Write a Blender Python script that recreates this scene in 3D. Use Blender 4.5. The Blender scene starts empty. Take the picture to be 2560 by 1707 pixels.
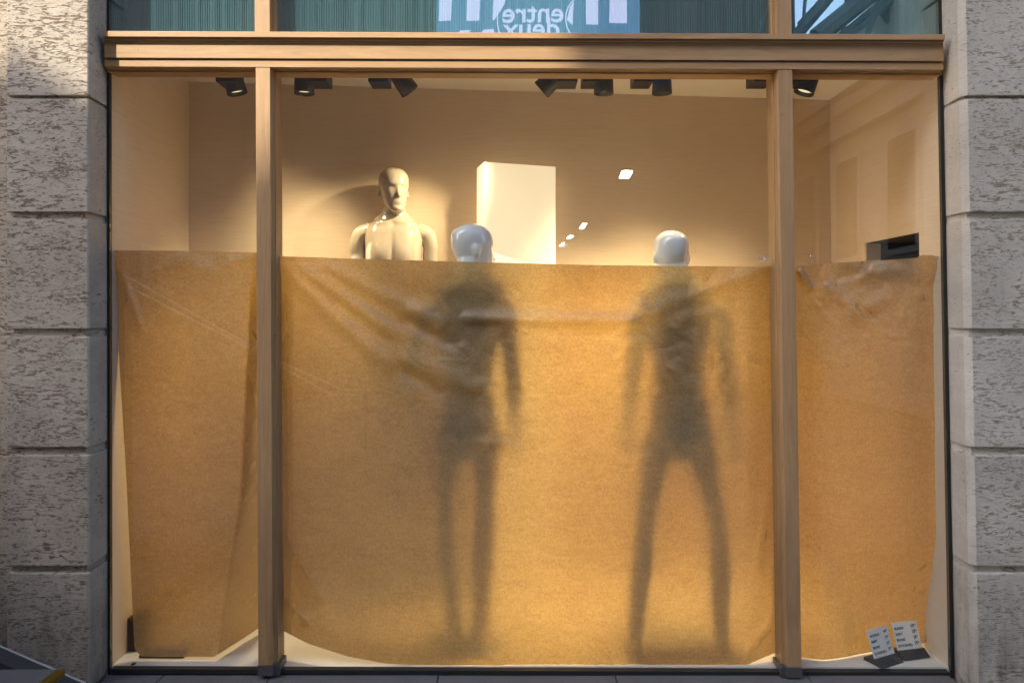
import bpy, bmesh, math, random
import numpy as np
from mathutils import Vector, Matrix, noise

random.seed(7)
R = math.radians
SC = bpy.context.scene
COL = SC.collection

# ------------------------------------------------------------------ camera
EYE = Vector((0.0, -2.8, 1.45))
F = 1707.0                      # focal length in photo pixels (24 mm on 36 mm)
HX, HY = 1280.0, 790.0          # principal column, horizon row
cam_d = bpy.data.cameras.new('camera')
cam_d.lens = F / 2560 * 36
cam_d.sensor_width = 36
cam_d.shift_y = -(853.5 - HY) / 2560
cam_d.clip_start = 0.05
cam_d.clip_end = 500
cam = bpy.data.objects.new('camera', cam_d)
COL.objects.link(cam)
cam.location = EYE
cam.rotation_euler = (R(90), 0, 0)
SC.camera = cam

# ------------------------------------------------------------------ light
SUN_AZ, SUN_EL = 40.0, 38.0     # sun stands left of the shop's normal, over the street
sd = Vector((-math.sin(R(SUN_AZ)) * math.cos(R(SUN_EL)), -math.cos(R(SUN_AZ)) * math.cos(R(SUN_EL)), math.sin(R(SUN_EL))))
world = bpy.data.worlds.new('World')
SC.world = world
world.use_nodes = True
wn = world.node_tree
bg = wn.nodes['Background']
sky = wn.nodes.new('ShaderNodeTexSky')
sky.sky_type = 'NISHITA'
sky.sun_disc = False
sky.air_density = 0.75
sky.dust_density = 2.0
sky.ozone_density = 0.8
sky.sun_elevation = R(SUN_EL)
sky.sun_rotation = math.atan2(sd.x, sd.y)
wn.links.new(sky.outputs[0], bg.inputs[0])
bg.inputs[1].default_value = 0.15
sun_d = bpy.data.lights.new('sun', 'SUN')
sun_d.energy = 2.0
sun_d.angle = R(0.5)
sun_d.color = (0.84, 0.76, 0.62)
sun = bpy.data.objects.new('sun', sun_d)
COL.objects.link(sun)
sun.location = (-6, -8, 12)
sun.rotation_euler = (-sd).to_track_quat('-Z', 'Y').to_euler()

SC.view_settings.view_transform = 'Standard'
SC.view_settings.look = 'None'
SC.view_settings.gamma = 1
SC.view_settings.use_curve_mapping = False
SC.view_settings.exposure = 2.2
SC.render.engine = 'CYCLES'
SC.cycles.max_bounces = 14
SC.cycles.diffuse_bounces = 6
SC.cycles.transparent_max_bounces = 24
SC.cycles.caustics_reflective = False
SC.cycles.caustics_refractive = False
SC.cycles.sample_clamp_indirect = 6
SC.cycles.use_denoising = True


# ------------------------------------------------------------------ measuring
def at(px, py, Y):
    """world point seen at photo pixel (px, py) on the plane y = Y"""
    d = (Y - EYE.y) / F
    return Vector(((px - HX) * d, Y, EYE.z + (HY - py) * d))


def lean(px, py, Y):
    """the facade's uprights lean a little and its rails fall a little"""
    k = 2 + (px - 272) / 2080 * 26
    return at(px + k * (py - 175) / 1500, py + 0.004 * (px - HX), Y)


# ------------------------------------------------------------------ objects
def new_obj(name, mesh, mat=None, parent=None):
    o = bpy.data.objects.new(name, mesh)
    COL.objects.link(o)
    if mat is not None and mesh is not None:
        mesh.materials.append(mat)
    if parent is not None:
        o.parent = parent
        o.matrix_parent_inverse = Matrix.Translation(-parent.location) if parent.rotation_euler[:] == (0, 0, 0) else Matrix()
    return o


def tag(o, label=None, cat=None, group=None, kind=None):
    if label: o['label'] = label
    if cat: o['category'] = cat
    if group: o['group'] = group
    if kind: o['kind'] = kind
    return o


def thing(name, label, cat, loc=(0, 0, 0), group=None):
    o = bpy.data.objects.new(name, None)
    COL.objects.link(o)
    o.location = loc
    o.empty_display_size = 0.1
    return tag(o, label, cat, group)


class MB:
    def __init__(self):
        self.bm = bmesh.new()

    def prism(self, quad, Y0, Y1):
        """quad: four world points facing the street; pushed from Y0 to Y1"""
        f = [self.bm.verts.new((p.x, Y0, p.z)) for p in quad]
        b = [self.bm.verts.new((p.x, Y1, p.z)) for p in quad]
        n = len(quad)
        self.bm.faces.new(f)
        self.bm.faces.new(b[::-1])
        for i in range(n):
            self.bm.faces.new((f[i], b[i], b[(i + 1) % n], f[(i + 1) % n]))
        return self

    def box(self, a, b):
        x0, y0, z0 = a; x1, y1, z1 = b
        v = [self.bm.verts.new(p) for p in ((x0, y0, z0), (x1, y0, z0), (x1, y1, z0), (x0, y1, z0),
                                            (x0, y0, z1), (x1, y0, z1), (x1, y1, z1), (x0, y1, z1))]
        for q in ((0, 3, 2, 1), (4, 5, 6, 7), (0, 1, 5, 4), (1, 2, 6, 5), (2, 3, 7, 6), (3, 0, 4, 7)):
            self.bm.faces.new([v[i] for i in q])
        return self

    def poly(self, pts):
        self.bm.faces.new([self.bm.verts.new(p) for p in pts])
        return self

    def tube(self, pts, rad, n=12, cap=True):
        pts = [Vector(p) for p in pts]
        if not isinstance(rad, (list, tuple)): rad = [rad] * len(pts)
        rings = []
        side = None
        for i, p in enumerate(pts):
            t = (pts[min(i + 1, len(pts) - 1)] - pts[max(i - 1, 0)]).normalized()
            if side is None:
                side = t.orthogonal().normalized()
            side = (side - t * side.dot(t)).normalized()
            up = t.cross(side)
            rings.append([self.bm.verts.new(p + (side * math.cos(2 * math.pi * k / n) + up * math.sin(2 * math.pi * k / n)) * rad[i]) for k in range(n)])
        for a, b in zip(rings, rings[1:]):
            for k in range(n):
                self.bm.faces.new((a[k], a[(k + 1) % n], b[(k + 1) % n], b[k]))
        if cap:
            self.bm.faces.new(rings[0][::-1])
            self.bm.faces.new(rings[-1])
        return self

    def ball(self, c, r, seg=16, rot=None):
        m = Matrix.Translation(c)
        if rot is not None: m = m @ rot
        if not isinstance(r, (list, tuple)): r = (r, r, r)
        m = m @ Matrix.Diagonal((*r, 1))
        bmesh.ops.create_uvsphere(self.bm, u_segments=seg, v_segments=max(6, seg * 2 // 3), radius=1, matrix=m)
        return self

    def bevel(self, w, seg=2):
        bmesh.ops.recalc_face_normals(self.bm, faces=self.bm.faces[:])
        es = [e for e in self.bm.edges if len(e.link_faces) == 2 and e.calc_face_angle(0) > 0.5]
        bmesh.ops.bevel(self.bm, geom=es, offset=w, segments=seg, affect='EDGES', profile=0.6)
        return self

    def mesh(self, name, smooth=False):
        bmesh.ops.recalc_face_normals(self.bm, faces=self.bm.faces[:])
        me = bpy.data.meshes.new(name)
        self.bm.to_mesh(me)
        self.bm.free()
        if smooth:
            for p in me.polygons: p.use_smooth = True
        return me

    def build(self, name, mat, parent=None, smooth=False, angle=None):
        me = self.mesh(name, smooth or angle is not None)
        if angle is not None:
            try: me.set_sharp_from_angle(angle=R(angle))
            except Exception: pass
        return new_obj(name, me, mat, parent)


def quad(x0, y0, x1, y1, Y, fn=lean):
    """rectangle in photo pixels on plane Y (upright leaning like the facade)"""
    return [fn(x0, y1, Y), fn(x1, y1, Y), fn(x1, y0, Y), fn(x0, y0, Y)]


# ------------------------------------------------------------------ materials
def mat_new(name):
    m = bpy.data.materials.new(name)
    m.use_nodes = True
    nt = m.node_tree
    nt.nodes.clear()
    out = nt.nodes.new('ShaderNodeOutputMaterial')
    return m, nt, out


class NT:
    """small node-writing helper"""
    def __init__(self, name):
        self.m, self.nt, self.out = mat_new(name)

    def n(self, kind, **kw):
        nd = self.nt.nodes.new('ShaderNode' + kind)
        for k, v in kw.items():
            if k.startswith('i_'):
                key = k[2:]
                key = int(key) if key.isdigit() else key.replace('_', ' ')
                self.put(nd.inputs[key], v)
            else:
                setattr(nd, k, v)
        return nd

    def put(self, sock, v):
        if isinstance(v, bpy.types.NodeSocket):
            self.nt.links.new(v, sock)
        else:
            sock.default_value = v

    def coords(self, scale=(1, 1, 1), rand=True, rot=(0, 0, 0)):
        tc = self.n('TexCoord')
        v = tc.outputs['Object']
        if rand:
            oi = self.n('ObjectInfo')
            mu = self.n('VectorMath', operation='SCALE')
            self.put(mu.inputs[0], (17.3, 9.1, 23.7))
            self.put(mu.inputs['Scale'], oi.outputs['Random'])
            ad = self.n('VectorMath', operation='ADD')
            self.put(ad.inputs[0], v); self.put(ad.inputs[1], mu.outputs[0])
            v = ad.outputs[0]
        mp = self.n('Mapping')
        mp.inputs['Scale'].default_value = scale
        mp.inputs['Rotation'].default_value = rot
        self.put(mp.inputs['Vector'], v)
        return mp.outputs[0]

    def noise(self, vec, scale, detail=4, rough=0.55, dist=0.0):
        nd = self.n('TexNoise')
        self.put(nd.inputs['Vector'], vec)
        nd.inputs['Scale'].default_value = scale
        nd.inputs['Detail'].default_value = detail
        nd.inputs['Roughness'].default_value = rough
        nd.inputs['Distortion'].default_value = dist
        return nd.outputs['Fac']

    def ramp(self, fac, stops, interp='LINEAR'):
        nd = self.n('ValToRGB')
        cr = nd.color_ramp
        cr.interpolation = interp
        while len(cr.elements) > 1: cr.elements.remove(cr.elements[-1])
        for i, (p, c) in enumerate(stops):
            e = cr.elements[0] if i == 0 else cr.elements.new(p)
            e.position = p
            e.color = (*c, 1) if isinstance(c, tuple) else (c, c, c, 1)
        self.put(nd.inputs['Fac'], fac)
        return nd.outputs['Color']

    def mix(self, fac, a, b, blend='MIX'):
        nd = self.n('Mix', data_type='RGBA', blend_type=blend)
        self.put(nd.inputs[0], fac)
        for s, v in ((6, a), (7, b)):
            if isinstance(v, tuple): v = (*v, 1) if len(v) == 3 else v
            self.put(nd.inputs[s], v)
        return nd.outputs[2]

    def math(self, op, a, b=0.5, clamp=False):
        nd = self.n('Math', operation=op, use_clamp=clamp)
        self.put(nd.inputs[0], a); self.put(nd.inputs[1], b)
        return nd.outputs[0]

    def bump(self, h, strength=0.4, dist=0.01, normal=None):
        nd = self.n('Bump')
        nd.inputs['Strength'].default_value = strength
        nd.inputs['Distance'].default_value = dist
        self.put(nd.inputs['Height'], h)
        if normal is not None: self.put(nd.inputs['Normal'], normal)
        return nd.outputs[0]

    def pbr(self, color, rough=0.6, normal=None, metal=0.0, spec=0.5, coat=0.0, coat_rough=0.05):
        p = self.n('BsdfPrincipled')
        if isinstance(color, tuple): color = (*color, 1)
        self.put(p.inputs['Base Color'], color)
        self.put(p.inputs['Roughness'], rough)
        self.put(p.inputs['Metallic'], metal)
        p.inputs['Specular IOR Level'].default_value = spec
        p.inputs['Coat Weight'].default_value = coat
        p.inputs['Coat Roughness'].default_value = coat_rough
        if normal is not None: self.put(p.inputs['Normal'], normal)
        return p.outputs[0]

    def done(self, shader):
        self.nt.links.new(shader, self.out.inputs['Surface'])
        return self.m


def m_travertine(name, pale, mid, pit, pit_amt=0.5, streak=1.0):
    t = NT(name)
    tilt = (0, R(4), 0)
    v = t.coords((1, 1, 3.9 * streak), rot=tilt)
    v1 = t.coords((1, 1, 1))
    warp = t.noise(v1, 5, 3)
    big = t.noise(v1, 3.2, 4, 0.6)
    layer = t.noise(v, 5.0, 5, 0.65, 0.6)
    holes = t.noise(v, 25.0, 6, 0.68, 0.9)
    holes2 = t.noise(v, 46.0, 5, 0.62, 0.8)
    hmix = t.ramp(big, [(0.42, 0.0), (0.60, 1.0)])
    holes = t.math('ADD', t.math('MULTIPLY', holes, t.math('SUBTRACT', 1.0, hmix)), t.math('MULTIPLY', holes2, hmix))
    fine = t.noise(v, 70.0, 4, 0.7, 0.5)
    speck = t.noise(v1, 240.0, 2, 0.6)
    # density of the pits comes and goes with the layers
    th = t.math('MULTIPLY_ADD', layer, 0.30)
    th.node.inputs[2].default_value = pit_amt
    geo = t.n('NewGeometry')
    sx_ = t.n('SeparateXYZ'); t.put(sx_.inputs[0], geo.outputs['True Normal'])
    sawn = t.ramp(t.math('ABSOLUTE', sx_.outputs[0]), [(0.4, 0.0), (0.8, 1.0)])      # the sawn reveals are smoother than the dressed fronts
    d = t.math('SUBTRACT', t.math('SUBTRACT', holes, th), t.math('MULTIPLY', sawn, 0.07))
    pits = t.math('MULTIPLY', d, 18.0, True)
    d2 = t.math('SUBTRACT', fine, 0.565)
    pits2 = t.math('MULTIPLY', d2, 9.0, True)
    base = t.mix(t.ramp(layer, [(0.3, 0.0), (0.7, 1.0)]), pale, mid)
    base = t.mix(t.math('MULTIPLY', t.ramp(big, [(0.35, 0.0), (0.7, 1.0)]), 0.45), base, tuple(c * 0.62 for c in mid))
    base = t.mix(t.math('MULTIPLY', t.ramp(speck, [(0.3, 0.0), (0.7, 1.0)]), 0.30), base, tuple(c * 0.7 for c in mid))
    base = t.mix(t.math('MULTIPLY', pits2, 0.55), base, tuple(c * 1.3 for c in pit))
    col = t.mix(t.math('MULTIPLY', pits, 0.92), base, pit)
    # every block a little different, grime and splash marks low down
    oi = t.n('ObjectInfo')
    col = t.mix(t.math('MULTIPLY', oi.outputs['Random'], 0.30), col, t.mix(1.0, col, (0.72, 0.66, 0.60), 'MULTIPLY'))
    tcz = t.n('TexCoord'); sz = t.n('SeparateXYZ'); t.put(sz.inputs[0], tcz.outputs['Object'])
    vs = t.coords((1, 1, 0.22))
    runs = t.noise(vs, 9.0, 5, 0.7)
    low = t.math('MULTIPLY', t.math('SUBTRACT', 0.62, sz.outputs[2]), 1.5, True)
    grime = t.math('MULTIPLY', low, t.ramp(t.math('ADD', runs, t.math('MULTIPLY', big, 0.35)), [(0.45, 0.0), (0.85, 1.0)]))
    col = t.mix(t.math('MULTIPLY', grime, 0.8), col, (0.045, 0.04, 0.035))
    drip = t.math('MULTIPLY', t.ramp(runs, [(0.58, 0.0), (0.75, 1.0)]), 0.35)
    col = t.mix(drip, col, t.mix(1.0, col, (0.62, 0.58, 0.52), 'MULTIPLY'))
    h = t.math('MULTIPLY_ADD', pits2, -0.3)
    h.node.inputs[2].default_value = 1.0
    h2 = t.math('SUBTRACT', h, pits)
    h3 = t.math('ADD', h2, t.math('MULTIPLY', speck, 0.15))
    return t.done(t.pbr(col, 0.8, t.bump(h3, 0.6, 0.005), spec=0.3))


def m_oak(name, along='z', tone=(0.43, 0.265, 0.125), dark=(0.325, 0.19, 0.082)):
    t = NT(name)
    sc = {'z': (1, 1, 0.06), 'x': (0.06, 1, 1)}[along]
    v = t.coords(sc)
    v1 = t.coords((1, 1, 1))
    ring = t.noise(v, 26, 5, 0.6, 2.2)
    pore = t.noise(v, 330, 3, 0.7)
    big = t.noise(v1, 2.2, 3)
    col = t.mix(t.ramp(ring, [(0.35, 0.0), (0.68, 1.0)]), tone, dark)
    col = t.mix(t.math('MULTIPLY', t.ramp(pore, [(0.5, 0.0), (0.72, 1.0)]), 0.28), col, tuple(c * 0.55 for c in dark))
    col = t.mix(t.math('MULTIPLY', t.ramp(big, [(0.4, 0.0), (0.75, 1.0)]), 0.35), col, tuple(c * 0.8 for c in tone))
    spots = t.noise(v1, 48, 2, 0.5)
    col = t.mix(t.math('MULTIPLY', t.ramp(spots, [(0.74, 0.0), (0.78, 1.0)]), 0.7), col, (0.06, 0.035, 0.02))
    if along == 'z':
        tcz = t.n('TexCoord'); sz = t.n('SeparateXYZ'); t.put(sz.inputs[0], tcz.outputs['Object'])
        low = t.math('MULTIPLY', t.math('SUBTRACT', 0.75, sz.outputs[2]), 1.3, True)
        wet = t.noise(t.coords((1, 1, 0.3)), 7, 4, 0.6)
        col = t.mix(t.math('MULTIPLY', low, t.ramp(wet, [(0.38, 0.0), (0.62, 0.75)])), col, (0.13, 0.075, 0.04))
    h = t.math('ADD', t.math('MULTIPLY', pore, -0.6), t.math('MULTIPLY', ring, 0.3))
    return t.done(t.pbr(col, 0.5, t.bump(h, 0.25, 0.002), spec=0.4))


def m_plain(name, color, rough=0.5, metal=0.0, spec=0.5, grain=0.0, scale=60, var=0.12, coat=0.0):
    t = NT(name)
    v = t.coords((1, 1, 1))
    a = t.noise(v, scale, 4, 0.6)
    b = t.noise(v, scale * 0.06, 3, 0.6)
    col = t.mix(t.math('MULTIPLY', b, var * 2, True), color, tuple(c * 0.6 for c in color))
    col = t.mix(t.math('MULTIPLY', a, var, True), col, tuple(c * 0.5 for c in color))
    nm = t.bump(a, grain, 0.002) if grain > 0 else None
    return t.done(t.pbr(col, rough, nm, metal, spec, coat))


def m_wallpaper():
    t = NT('woven_wallpaper')
    v = t.coords((0.25, 0.25, 6), rand=False)
    a = t.noise(v, 30, 4, 0.7)
    v1 = t.coords((1, 1, 1), rand=False)
    b = t.noise(v1, 1.5, 3)
    col = t.mix(t.ramp(a, [(0.3, 0.0), (0.7, 1.0)]), (0.78, 0.64, 0.48), (0.69, 0.56, 0.415))
    col = t.mix(t.math('MULTIPLY', b, 0.25), col, (0.46, 0.38, 0.30))
    return t.done(t.pbr(col, 0.7, t.bump(a, 0.15, 0.001), spec=0.25))


def m_glass(name, ior=1.5, tint=(0.97, 0.99, 0.985), boost=1.0):
    """architectural pane: clear, with a Fresnel reflection from each face"""
    t = NT(name)
    tr = t.n('BsdfTransparent'); tr.inputs[0].default_value = (*tint, 1)
    gl = t.n('BsdfGlossy'); gl.inputs['Roughness'].default_value = 0.0
    gl.inputs['Color'].default_value = (0.88, 1, 0.95, 1) if boost > 1 else (1, 1, 1, 1)
    fr = t.n('Fresnel'); fr.inputs['IOR'].default_value = ior
    g = t.n('NewGeometry')
    # the same reflectance from both sides of a face
    v = t.coords((1, 1, 1), rand=False)
    wav = t.noise(v, 1.6, 2, 0.4)
    nm = t.bump(wav, 0.05 if boost > 1 else 0.02, 0.01)
    t.put(gl.inputs['Normal'], nm)
    lw = t.n('LayerWeight'); lw.inputs['Blend'].default_value = 0.5
    f0 = ((ior - 1) / (ior + 1)) ** 2 * boost
    p5 = t.math('POWER', lw.outputs['Facing'], 5.0)
    fac = t.math('MULTIPLY_ADD', p5, 1 - f0)
    fac.node.inputs[2].default_value = f0
    mx = t.n('MixShader')
    t.put(mx.inputs[0], fac); t.put(mx.inputs[1], tr.outputs[0]); t.put(mx.inputs[2], gl.outputs[0])
    return t.done(mx.outputs[0])


def m_kraft(name, front=(0.45, 0.335, 0.165), through=(0.95, 0.67, 0.245)):
    t = NT(name)
    v = t.coords((1, 1, 1))
    vh = t.coords((0.55, 1, 1.35))
    fib = t.noise(v, 135, 4, 0.75)
    cloud = t.noise(vh, 16, 5, 0.65)
    flock = t.noise(vh, 60, 4, 0.7)
    k = t.math('ADD', t.math('MULTIPLY', fib, 0.58), t.math('ADD', t.math('MULTIPLY', cloud, 0.16), t.math('MULTIPLY', flock, 0.26)))
    den = t.ramp(k, [(0.41, 0.0), (0.60, 1.0)])
    cf = t.mix(den, tuple(c * 0.80 for c in front), tuple(c * 1.15 for c in front))
    ct = t.mix(den, tuple(c * p for c, p in zip(through, (0.72, 0.62, 0.50))), through)
    nm = t.bump(t.math('ADD', fib, t.math('MULTIPLY', flock, 0.7)), 0.16, 0.002)
    di = t.n('BsdfDiffuse'); t.put(di.inputs['Color'], cf); t.put(di.inputs['Normal'], nm)
    tl = t.n('BsdfTranslucent'); t.put(tl.inputs['Color'], ct)
    rf = t.n('BsdfRefraction'); t.put(rf.inputs['Color'], ct)
    rf.inputs['Roughness'].default_value = 0.80
    rf.inputs['IOR'].default_value = 1.25
    gl = t.n('BsdfGlossy'); gl.inputs['Roughness'].default_value = 0.45; t.put(gl.inputs['Normal'], nm)
    m1 = t.n('MixShader'); m1.inputs[0].default_value = 0.66
    t.put(m1.inputs[1], tl.outputs[0]); t.put(m1.inputs[2], rf.outputs[0])
    m2 = t.n('MixShader'); m2.inputs[0].default_value = 0.56
    t.put(m2.inputs[1], di.outputs[0]); t.put(m2.inputs[2], m1.outputs[0])
    m3 = t.n('MixShader'); m3.inputs[0].default_value = 0.085
    t.put(m3.inputs[1], m2.outputs[0]); t.put(m3.inputs[2], gl.outputs[0])
    return t.done(m3.outputs[0])


def m_strings():
    t = NT('teal_string_curtain')
    v = t.coords((1, 1, 0.004), rand=True)
    a = t.noise(v, 75, 3, 0.7)
    b = t.noise(v, 9, 3, 0.6)
    col = t.mix(t.ramp(a, [(0.3, 0.0), (0.72, 1.0)]), (0.23, 0.35, 0.375), (0.39, 0.52, 0.53))
    col = t.mix(t.math('MULTIPLY', t.ramp(b, [(0.35, 0.0), (0.65, 1.0)]), 0.5), col, (0.20, 0.31, 0.335))
    return t.done(t.pbr(col, 0.7, t.bump(a, 0.4, 0.003), spec=0.2))


def m_emit(name, color, strength):
    t = NT(name)
    e = t.n('Emission')
    e.inputs[0].default_value = (*color, 1)
    e.inputs[1].default_value = strength
    return t.done(e.outputs[0])


STONE_L = m_travertine('travertine_pitted', (0.56, 0.495, 0.405), (0.44, 0.38, 0.30), (0.145, 0.098, 0.062), 0.372)
STONE_R = m_travertine('travertine_pale', (0.65, 0.60, 0.505), (0.53, 0.48, 0.395), (0.25, 0.19, 0.12), 0.385)
OAK_V = m_oak('oak_upright', 'z')
OAK_H = m_oak('oak_rail', 'x')
GLASS = m_glass('window_glass', 1.60)
GLASS_UP = m_glass('coated_glass', 1.52, (0.74, 0.84, 0.86), boost=5.5)
RUBBER = m_plain('black_gasket', (0.012, 0.014, 0.014), 0.5)
ZINC = m_plain('grey_metal_shoe', (0.13, 0.125, 0.13), 0.45, 0.6, grain=0.2)
WALLP = m_wallpaper()
WHITE = m_plain('white_paint', (0.74, 0.72, 0.68), 0.45, var=0.05)
CEIL = m_plain('ceiling_paint', (0.78, 0.74, 0.66), 0.8, var=0.05)
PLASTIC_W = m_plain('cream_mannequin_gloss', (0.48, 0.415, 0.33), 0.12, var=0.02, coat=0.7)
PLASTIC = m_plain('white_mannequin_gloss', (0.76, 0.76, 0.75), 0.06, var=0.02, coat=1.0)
BLACK = m_plain('black_metal', (0.012, 0.012, 0.012), 0.42)
BLUESTONE = m_plain('bluestone', (0.13, 0.125, 0.12), 0.75, grain=0.5, scale=160, var=0.5)
DARKSTONE = m_plain('dark_step_stone', (0.045, 0.040, 0.038), 0.8, grain=0.5, scale=120, var=0.5)
BRASS = m_plain('brass', (0.42, 0.28, 0.05), 0.35, 0.9, grain=0.1)
KRAFT = m_kraft('kraft_paper')
STRINGS = m_strings()
ASPHALT = m_plain('street_paving', (0.16, 0.155, 0.15), 0.85, grain=0.4, scale=40, var=0.4)


# ================================================================== the setting outside
GZ = -0.03
g = MB().box((-40, -40, GZ - 0.3), (40, -0.30, GZ)).build('street', ASPHALT)
tag(g, kind='structure')
sill = tag(bpy.data.objects.new('window_sill', None), kind='structure')
COL.objects.link(sill)
sill.location = (0, -0.15, GZ)
sx = [-1.645, -1.42, -0.98, -0.30, 0.42, 1.20, 1.78]
for a, b in zip(sx, sx[1:]):
    MB().box((a + 0.002, -0.298, GZ - 0.2), (b - 0.002, 0.006, GZ + 0.018 + random.uniform(0.0, 0.002))).bevel(0.003).build('sill_stone', BLUESTONE, sill)

# ------------------------------------------------------------------ stone piers
PY = -0.14                                     # front plane of the piers
joints = [(-260, -48), (-40, 239), (247, 530), (548, 822), (842, 1118), (1138, 1415), (1433, 1725)]


def pier(name, label, px_in, px_back, px_out, sgn, mat, chamfer):
    root = thing(name, label, 'pillar', (lean(px_in, 1700, PY).x, PY, GZ))
    zt, zb = at(0, joints[0][0], PY).z, GZ - 0.1
    core = MB()
    xi = [lean(px_in, y, PY).x for y in (joints[0][0], joints[-1][1])]
    xo = at(px_out, 0, PY).x
    core.prism([Vector((xi[1] + sgn * 0.022, 0, zb)), Vector((xo + sgn * -0.01, 0, zb)), Vector((xo + sgn * -0.01, 0, zt)), Vector((xi[0] + sgn * 0.022, 0, zt))], PY + 0.018, 0.008)
    core.build('pier_core', mat, root)
    for (y0, y1) in joints:
        zt_, zb_ = at(0, y0, PY).z, at(0, y1, PY).z
        zb_ = max(zb_, zb)
        a, b = lean(px_in, y0, PY).x, lean(px_in, y1, PY).x
        m = MB()
        q = [Vector((b, 0, zb_)), Vector((xo, 0, zb_)), Vector((xo, 0, zt_)), Vector((a, 0, zt_))]
        # plan outline with a chamfered inner corner, swept upward
        lo, hi = [], []
        for z, x in ((zb_, b), (zt_, a)):
            xk = lean(px_back, (HY - (z - EYE.z) * F / 2.66), 0.0).x
            xc = x + (xk - x) * chamfer / 0.14
            ring = [(xk, 0.0), (xc, PY + chamfer), (x + sgn * chamfer, PY), (xo, PY), (xo, 0.0)]
            (lo if z == zb_ else hi).extend(m.bm.verts.new((p[0], p[1], z)) for p in ring)
        n = len(lo)
        m.bm.faces.new(lo); m.bm.faces.new(hi[::-1])
        for i in range(n):
            m.bm.faces.new((lo[i], hi[i], hi[(i + 1) % n], lo[(i + 1) % n]))
        m.bevel(0.004)
        m.build('stone_block', mat, root)
    return root


left_pier = pier('stone_pillar', 'grey travertine pillar left of the shop window, heavily pitted with brown holes', 222, 267.5, 17, -1, STONE_L, 0.006)
MB().box((-2.9, PY + 0.11, GZ - 0.1), (at(17, 0, PY).x - 0.001, 0.008, 3.4)).build('recessed_strip', STONE_L, left_pier)
pier('stone_pillar', 'paler travertine pillar right of the shop window, by the price signs', 2404, 2357.5, 2900, 1, STONE_R, 0.022)

# stone band over the shop, out of the frame
top_wall = MB().box((-12, -0.14, 3.42), (12, 0.55, 9.0)).build('upper_wall', STONE_R)
tag(top_wall, kind='structure')
for nm, a, b in (('side_wall', -12, -2.905), ('side_wall', 2.54, 12)):
    tag(MB().box((a, -0.08, GZ - 0.1), (b, 0.55, 3.415)).build(nm, STONE_R), kind='structure')

# ------------------------------------------------------------------ ramp, step with brass edge at lower left
ramp = thing('sloping_plinth', 'dark sloping stone plinth with a pale mortar edge at the foot of the left pillar', 'plinth', (-1.9, PY - 0.03, GZ))
q = [at(-120, 1900, PY), at(218, 1900, PY), at(218, 1709, PY), at(-5, 1613, PY), at(-120, 1560, PY)]
MB().prism(q, PY - 0.075, PY - 0.002).build('plinth_slab', DARKSTONE, ramp)
e0, e1 = at(-120, 1561, PY), at(216, 1707, PY)
MB().tube([(e0.x, PY - 0.003, e0.z), (e1.x, PY - 0.003, e1.z)], 0.004, 6).build('mortar_line', m_plain('pale_mortar', (0.36, 0.35, 0.31), 0.9), ramp)
bal = tag(MB().box((-2.75, -1.7, GZ), (-2.5, -0.3, 1.2)).bevel(0.01).build('added_shade_wall', DARKSTONE), 'unseen dark wall added just beyond the left edge to shade the left pillar', 'wall')  # unseen wall, added to keep sky light off the lower left pillar
sY = -0.222
s0 = at(140, 1672, sY); s1 = at(163, 1671.5, sY)
step = thing('entrance_step', 'blue-grey stone step with a brass nosing, cut off by the lower left corner', 'step', (s0.x - 0.4, sY - 0.3, GZ))
MB().box((s0.x - 0.9, -1.3, GZ), (s0.x, sY, s0.z)).bevel(0.002).build('step_stone', BLUESTONE, step)
MB().box((s0.x + 0.001, -1.3, s0.z - 0.022), (s1.x, sY, s0.z + 0.001)).bevel(0.002).build('brass_nosing', BRASS, step)

# ================================================================== shop window joinery
win = thing('shop_window', 'oak framed shop window with two uprights, moulded rail and upper lights', 'window', (0, 0, GZ))
# rail: cornice, shadow moulding, fascias
XL, XR = 256, 2364
def rail(name, y0, y1, Yf, Yb, x0=XL, x1=XR, bev=0.0015):
    return MB().prism(quad(x0, y0, x1, y1, Yf), Yf, Yb).bevel(bev).build(name, OAK_H, win)
rail('cornice', 82, 96, -0.084, 0.06)
rail('moulding', 96.5, 105, -0.071, 0.06, XL + 3, XR - 3)
rail('moulding', 105.5, 111, -0.064, 0.06, XL + 4, XR - 4)
rail('fascia_board', 111.5, 149, -0.060, 0.06, XL + 5, XR - 4)
rail('groove_strip', 149.5, 153, -0.046, 0.06, XL + 6, XR - 5)
rail('fascia_board', 153.5, 171, -0.052, 0.06, XL + 5, XR - 5)
rail('moulding', 171.5, 177, -0.030, 0.05, XL + 9, XR - 9)
rail('glazing_bead', 177.5, 184, -0.014, 0.05, XL + 14, XR - 12)
# soffit board behind the glass
MB().prism(quad(262, 90, 2372, 184.5, 0.0605), 0.0605, 0.112).build('head_lining', OAK_H, win)


def upright(px_face0, px_face1, steps, inner, y0=171, y1=1664, shoe=1690, above=False):
    """oak upright: face board, stepped mouldings on the side towards the wide pane, inner lining"""
    face = MB().prism(quad(px_face0, y0, px_face1, y1, -0.050), -0.050, 0.05).bevel(0.0015).build('upright_post', OAK_V, win)
    lo = min(steps[0][0], px_face0)
    for (a, b, Y) in steps:
        MB().prism(quad(a, y0 + 4, b, y1, Y), Y, 0.05).bevel(0.001).build('moulding_strip', OAK_V, win)
    a, b, Ya, Yb = inner
    MB().prism(quad(a, y0 + 10, b, y1 + 8, Ya), Ya, Yb).build('upright_lining', OAK_V, win)
    return face


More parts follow.
